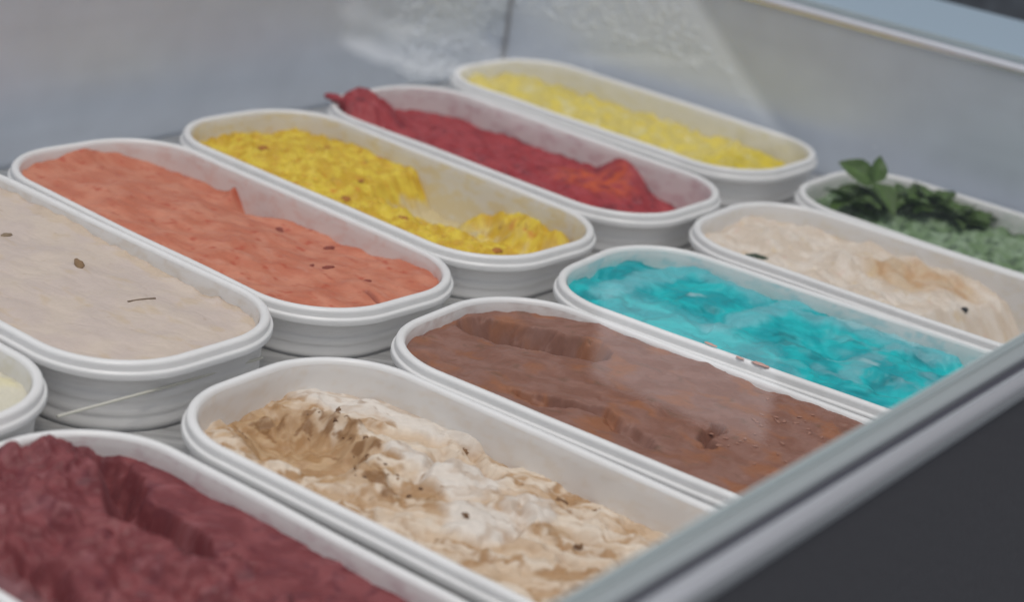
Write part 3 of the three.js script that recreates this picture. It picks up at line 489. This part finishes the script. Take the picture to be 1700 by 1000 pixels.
// ---------------------------------------------------------------- steel insert plate with an opening for every tub
{
  const e = 0.004, s = new THREE.Shape([[X0 + e, Z0 + e], [X1 - e, Z0 + e], [X1 - e, Z1 - e], [X0 + e, Z1 - e]].map(([x, z]) => new THREE.Vector2(x, -z)));
  for (const k of Object.keys(TUB)) { const [cx, cz, rot] = TUB[k], c = Math.cos(rot), sn = Math.sin(rot); const pts = outline(0.0044, 90).map(([x, z]) => new THREE.Vector2(cx + x * c - z * sn, -(cz + x * sn + z * c))); s.holes.push(new THREE.Path(pts)); }
  const g = new THREE.ExtrudeGeometry(s, { depth: 0.002, bevelEnabled: false }); g.rotateX(-Math.PI / 2); g.translate(0, PLATE - 0.002, 0);
  const p = g.attributes.position, uv = g.attributes.uv; for (let i = 0; i < p.count; i++) { const x = p.getX(i), z = p.getZ(i); uv.setXY(i, (x * 0.8 - z * 0.6) * 2.5, (x * 0.6 + z * 0.8) * 2.5); }
  tag(mesh('tub_holder_plate', g, M.steel), 'brushed steel plate seen in the gaps between the tubs', 'plate');
}

// ---------------------------------------------------------------- small things
function lumpGeo(seed, r, col, flat = 0.75, rag = 0.32) {
  const g = mergeVertices(new THREE.IcosahedronGeometry(r, 2).deleteAttribute('normal').deleteAttribute('uv')), p = g.attributes.position, c = [];
  for (let i = 0; i < p.count; i++) { const x = p.getX(i) / r, y = p.getY(i) / r, z = p.getZ(i) / r, k = 1 + rag * fbm(x * 1.6 + seed * 7, y * 1.6 + z * 1.3 + seed, 3); p.setXYZ(i, x * r * k * 1.15, y * r * k * flat, z * r * k); const t = 1 + 0.25 * fbm(x * 3 + seed, z * 3 + y, 2); c.push(col[0] * t, col[1] * t, col[2] * t); }
  g.setAttribute('color', new THREE.Float32BufferAttribute(c, 3)); g.computeVertexNormals(); return g;
}
function onFill(key, A, B, sink = 0) { const f = FILLED[key]; return [A / 100, f.height(A, B) / 100 - sink, B / 100]; }
{ // cookie crumbs in the beige ice cream
  const r = rng(5), spots = [], gk = FILLED.K.g, cols = [[0.2, 0.105, 0.045], [0.27, 0.15, 0.065], [0.15, 0.075, 0.034]], variants = [...Array(9).keys()].map((i) => lumpGeo(i * 1.7 + 3, 0.0024, cols[i % 3], 0.6, 0.6));
  for (const [x, y, s] of [[562, 688, 1.1], [775, 735, 1.2], [935, 820, 1.2], [405, 718, 0.7], [770, 878, 0.9], [960, 915, 0.8], [990, 845, 0.8]]) { const c = L('K', x, y, -0.02); for (let i = 0; i < 3; i++) spots.push([c[0] + (r() - 0.5) * 0.45 * (i > 0), c[1] + (r() - 0.5) * 0.35 * (i > 0), i ? s * (0.35 + 0.4 * r()) : s]); }
  for (const [x, y] of [[520, 706], [548, 712], [575, 724], [597, 750], [603, 775], [600, 805], [632, 800], [658, 808], [685, 832]]) for (let i = 0; i < 4; i++) spots.push([...L('K', x + (r() - 0.5) * 26, y + (r() - 0.5) * 22, -0.022), 0.25 + 0.6 * r() * r()]);
  spots.forEach(([A, B, s], i) => { if (edgeDist(A, B) < 0.5) return; const m = mesh('cookie_crumb', variants[i % 9], M.crumb, gk); m.position.set(...onFill('K', A, B, 0.0008 * s)); m.scale.set(s * (0.8 + 0.5 * r()), s, s * (0.8 + 0.4 * r())); m.rotation.set((r() - 0.5) * 1.2, r() * 6, (r() - 0.5) * 1.2); });
}
{ // dark bits in the other ice creams
  const r = rng(11), bit = (key, x, y, h, s, col, stretch, name = 'fruit_bit') => { const [A, B] = L(key, x, y, h), m = mesh(name, lumpGeo(x, 0.002, col), M.crumb, FILLED[key].g); m.position.set(...onFill(key, A, B, -0.0003)); m.scale.set(s * stretch, s * 0.7, s); m.rotation.y = r() * 3; return m; };
  const v = bit('C', 132, 444, -0.008, 1.5, [0.25, 0.15, 0.07], 2.3, 'vanilla_chip'); v.rotation.y = -0.5; bit('C', 12, 388, -0.008, 1.2, [0.25, 0.18, 0.11], 1.5, 'vanilla_chip');
  for (const [x, y, s] of [[437, 248, 1.8], [543, 248, 1.2], [576, 325, 1.8], [667, 357, 2.0], [728, 385, 1.6], [826, 405, 1.8], [600, 300, 1.1]]) bit('Y', x, y, -0.014, s, [0.42, 0.16, 0.02], 1.3);
  for (const [x, y, s] of [[545, 445, 1.1], [548, 398, 1.3], [466, 364, 1.4], [610, 467, 0.9], [518, 443, 0.7]]) bit('S', x, y, -0.01, s, [0.25, 0.05, 0.03], 1.6);
  bit('W', 1595, 537, -0.03, 1.5, [0.03, 0.03, 0.03], 1, 'seed');
  for (const [x, y, s] of [[1258, 422, 1.6], [1246, 426, 1.3], [1268, 428, 1.3], [1254, 430, 1.1]]) bit('W', x, y, -0.012, s, [0.04, 0.06, 0.035], 1.7, 'herb_fleck');
  for (let i = 0; i < 40; i++) { const m = bit('H', 1180 + r() * 190, 660 + r() * 120, -0.005, 0.3 + 0.35 * r(), [0.34, 0.17, 0.12], 1.4, 'chocolate_crumb'); if (edgeDist(m.position.x * 100, m.position.z * 100) < 0.4) m.removeFromParent(); }
}
{ // a thin straw lying on the beige ice cream
  const a = L('C', 213, 499, -0.006), b = L('C', 259, 490, -0.006), pa = new THREE.Vector3(...onFill('C', ...a, -0.0003)), pb = new THREE.Vector3(...onFill('C', ...b, -0.0003));
  const g = new THREE.TubeGeometry(new THREE.CatmullRomCurve3([pa, pa.clone().lerp(pb, 0.5).add(new THREE.Vector3(0, 0.0004, 0.0004)), pb]), 10, 0.0006, 6);
  const c = []; for (let i = 0; i < g.attributes.position.count; i++) c.push(0.2, 0.14, 0.09); g.setAttribute('color', new THREE.Float32BufferAttribute(c, 3)); mesh('vanilla_thread', g, M.crumb, FILLED.C.g);
}
{ // sorbet smear stuck over the end of the red tub's rim
  const p = at(556, 163, 0.004), m = mesh('sorbet_smear', lumpGeo(3, 0.006, [0.34, 0.035, 0.045], 0.6), M.cream); m.position.set(p.x, 0.0045, p.z); m.scale.set(1.6, 0.9, 1.0); tag(m, 'dab of red sorbet stuck on the end of its tub rim', 'smear');
}
{ // pink dabs smeared on the rim between chocolate and blue
  const r = rng(19); [[1180, 573, 1.0, 'the larger'], [1228, 595, 0.7, 'a small'], [1262, 606, 1.2, 'the longest']].forEach(([x, y, k, which]) => {
    const p = at(x, y, 0.0006), m = mesh('spilled_dab', lumpGeo(x, 0.0022, [0.55, 0.3, 0.24], 0.3, 0.5), M.crumb); m.position.set(p.x, 0.0009, p.z); m.rotation.y = -0.1 + 0.3 * r(); m.scale.set(k * 1.8, k * 0.8, k * 0.8);
    tag(m, `${which} pink dab spilled on the rim between chocolate and blue`, 'spill', 'pink dabs on the rim');
  });
}
{ // thin pale wire lying in the gap between beige tub and cookie tub
  const a = at(96, 692, -0.011), b = at(180, 669, -0.009), c = at(300, 636, -0.0095), d = at(436, 594, -0.012);
  const g = new THREE.TubeGeometry(new THREE.CatmullRomCurve3([a, b, c, d]), 32, 0.0009, 8); tag(mesh('thin_wire', g, M.wire), 'thin pale wire crossing the gap beside the beige tub', 'wire');
}
// mint leaves
function leafGeo(len, wid, curl, seed) {
  const nu = 16, nv = 8, pos = [], col = [], idx = [];
  for (let i = 0; i <= nu; i++) for (let j = 0; j <= nv; j++) {
    const t = i / nu, s = (j / nv) * 2 - 1, saw = 1 + 0.06 * Math.abs(((t * 9) % 1) - 0.5) * Math.abs(s), w = wid * 0.5 * Math.pow(Math.sin(Math.PI * Math.pow(t, 0.75)), 0.8) * saw;
    const vein = 0.0006 * Math.cos((t * 7 - Math.abs(s) * 1.6) * 6.283) * Math.abs(s);
    pos.push(len * t, -curl * t * t + 0.16 * wid * Math.abs(s) * Math.sin(Math.PI * t) + vein + 0.0012 * n2(t * 3 + seed, s * 2), w * s);
    const k = 0.75 + 0.5 * Math.abs(Math.sin(seed * 2.3)) + 0.22 * fbm(t * 4 + seed, s * 3, 3) + (Math.abs(s) < 0.13 ? 0.5 : 0); col.push(0.068 * k, 0.125 * k, 0.026 * k);
  }
  for (let i = 0; i < nu; i++) for (let j = 0; j < nv; j++) { const a = i * (nv + 1) + j; idx.push(a, a + 1, a + nv + 1, a + 1, a + nv + 2, a + nv + 1); }
  return geo(pos, idx, col);
}
function sprig(label, base, stemPts, leaves) {
  const g = group('mint_sprig', label, 'mint', base.toArray()), tube = new THREE.TubeGeometry(new THREE.CatmullRomCurve3(stemPts.map((p) => new THREE.Vector3(...p))), 16, 0.0012, 6), c = [];
  for (let i = 0; i < tube.attributes.position.count; i++) c.push(0.07, 0.11, 0.04); tube.setAttribute('color', new THREE.Float32BufferAttribute(c, 3)); mesh('stem', tube, M.leaf, g);
  leaves.forEach(([x, y, z, yaw, pitch, roll, len, wid, curl], i) => { const m = mesh('leaf', leafGeo(len, wid, curl, i * 3.7), M.leaf, g); m.position.set(x, y, z); m.rotation.set(0, yaw, 0); m.rotateZ(pitch); m.rotateX(roll); });
  return g;
}
{
  const G0 = TUB.G[3], b1 = at(1456, 352, G0 - 0.02), r = rng(31), node = at(1452, 303, G0 + 0.012).sub(b1);
  const g = sprig('upright mint sprig with three raised leaves', b1, [[0, -0.004, 0], [node.x * 0.4, node.y * 0.55, node.z * 0.4], node.toArray()], []);
  const grow = (from, rx, ux, fx, len, wid, curl, roll, sd) => { // a leaf growing from a node: so much to the right, up and away
    const m = mesh('leaf', leafGeo(len, wid, curl, sd), M.leaf, g), X = new THREE.Vector3().addScaledVector(CAM.r, rx).addScaledVector(CAM.u, ux).addScaledVector(CAM.f, fx).normalize(), N = new THREE.Vector3(0.35, 0.8, 0.5).addScaledVector(CAM.r, roll), Z = new THREE.Vector3().crossVectors(X, N).normalize(), Y = new THREE.Vector3().crossVectors(Z, X);
    m.position.copy(from); m.quaternion.setFromRotationMatrix(new THREE.Matrix4().makeBasis(X, Y, Z));
  };
  grow(node, -0.85, 0.5, -0.15, 0.036, 0.024, 0.003, 0, 1); grow(node, 0.25, 0.95, 0.1, 0.024, 0.017, 0.002, 0.4, 2); grow(node, 0.38, -0.7, -0.45, 0.036, 0.022, 0.004, 0.5, 3);
  grow(node.clone().multiplyScalar(0.5), -0.8, -0.1, -0.5, 0.026, 0.02, 0.006, -0.2, 4); grow(node.clone().multiplyScalar(0.3), 0.8, 0.1, -0.3, 0.028, 0.02, 0.006, 0.2, 5);
  const ends = [at(1400, 345, G0 - 0.014), at(1520, 350, G0 - 0.012), at(1620, 372, G0 - 0.016)], base = ends[0].clone(), pts = ends.map((p) => p.clone().sub(base).toArray()), cv = new THREE.CatmullRomCurve3(ends), lv = [];
  for (let i = 0; i < 52; i++) { const p = cv.getPoint((i + r()) / 52).sub(base); lv.push([p.x + (r() - 0.5) * 0.012, p.y + 0.002 + 0.011 * r(), p.z + (r() - 0.5) * 0.022, r() * 6.28, (r() - 0.35) * 0.7, (r() - 0.5) * 1.0, 0.02 + 0.012 * r(), 0.014 + 0.008 * r(), 0.005 * r()]); }
  sprig('flat bunch of dark green mint leaves lying on the mint ice cream', base, pts, lv);
}

renderer.setSize(1024, 603);
renderer.render(scene, camera);
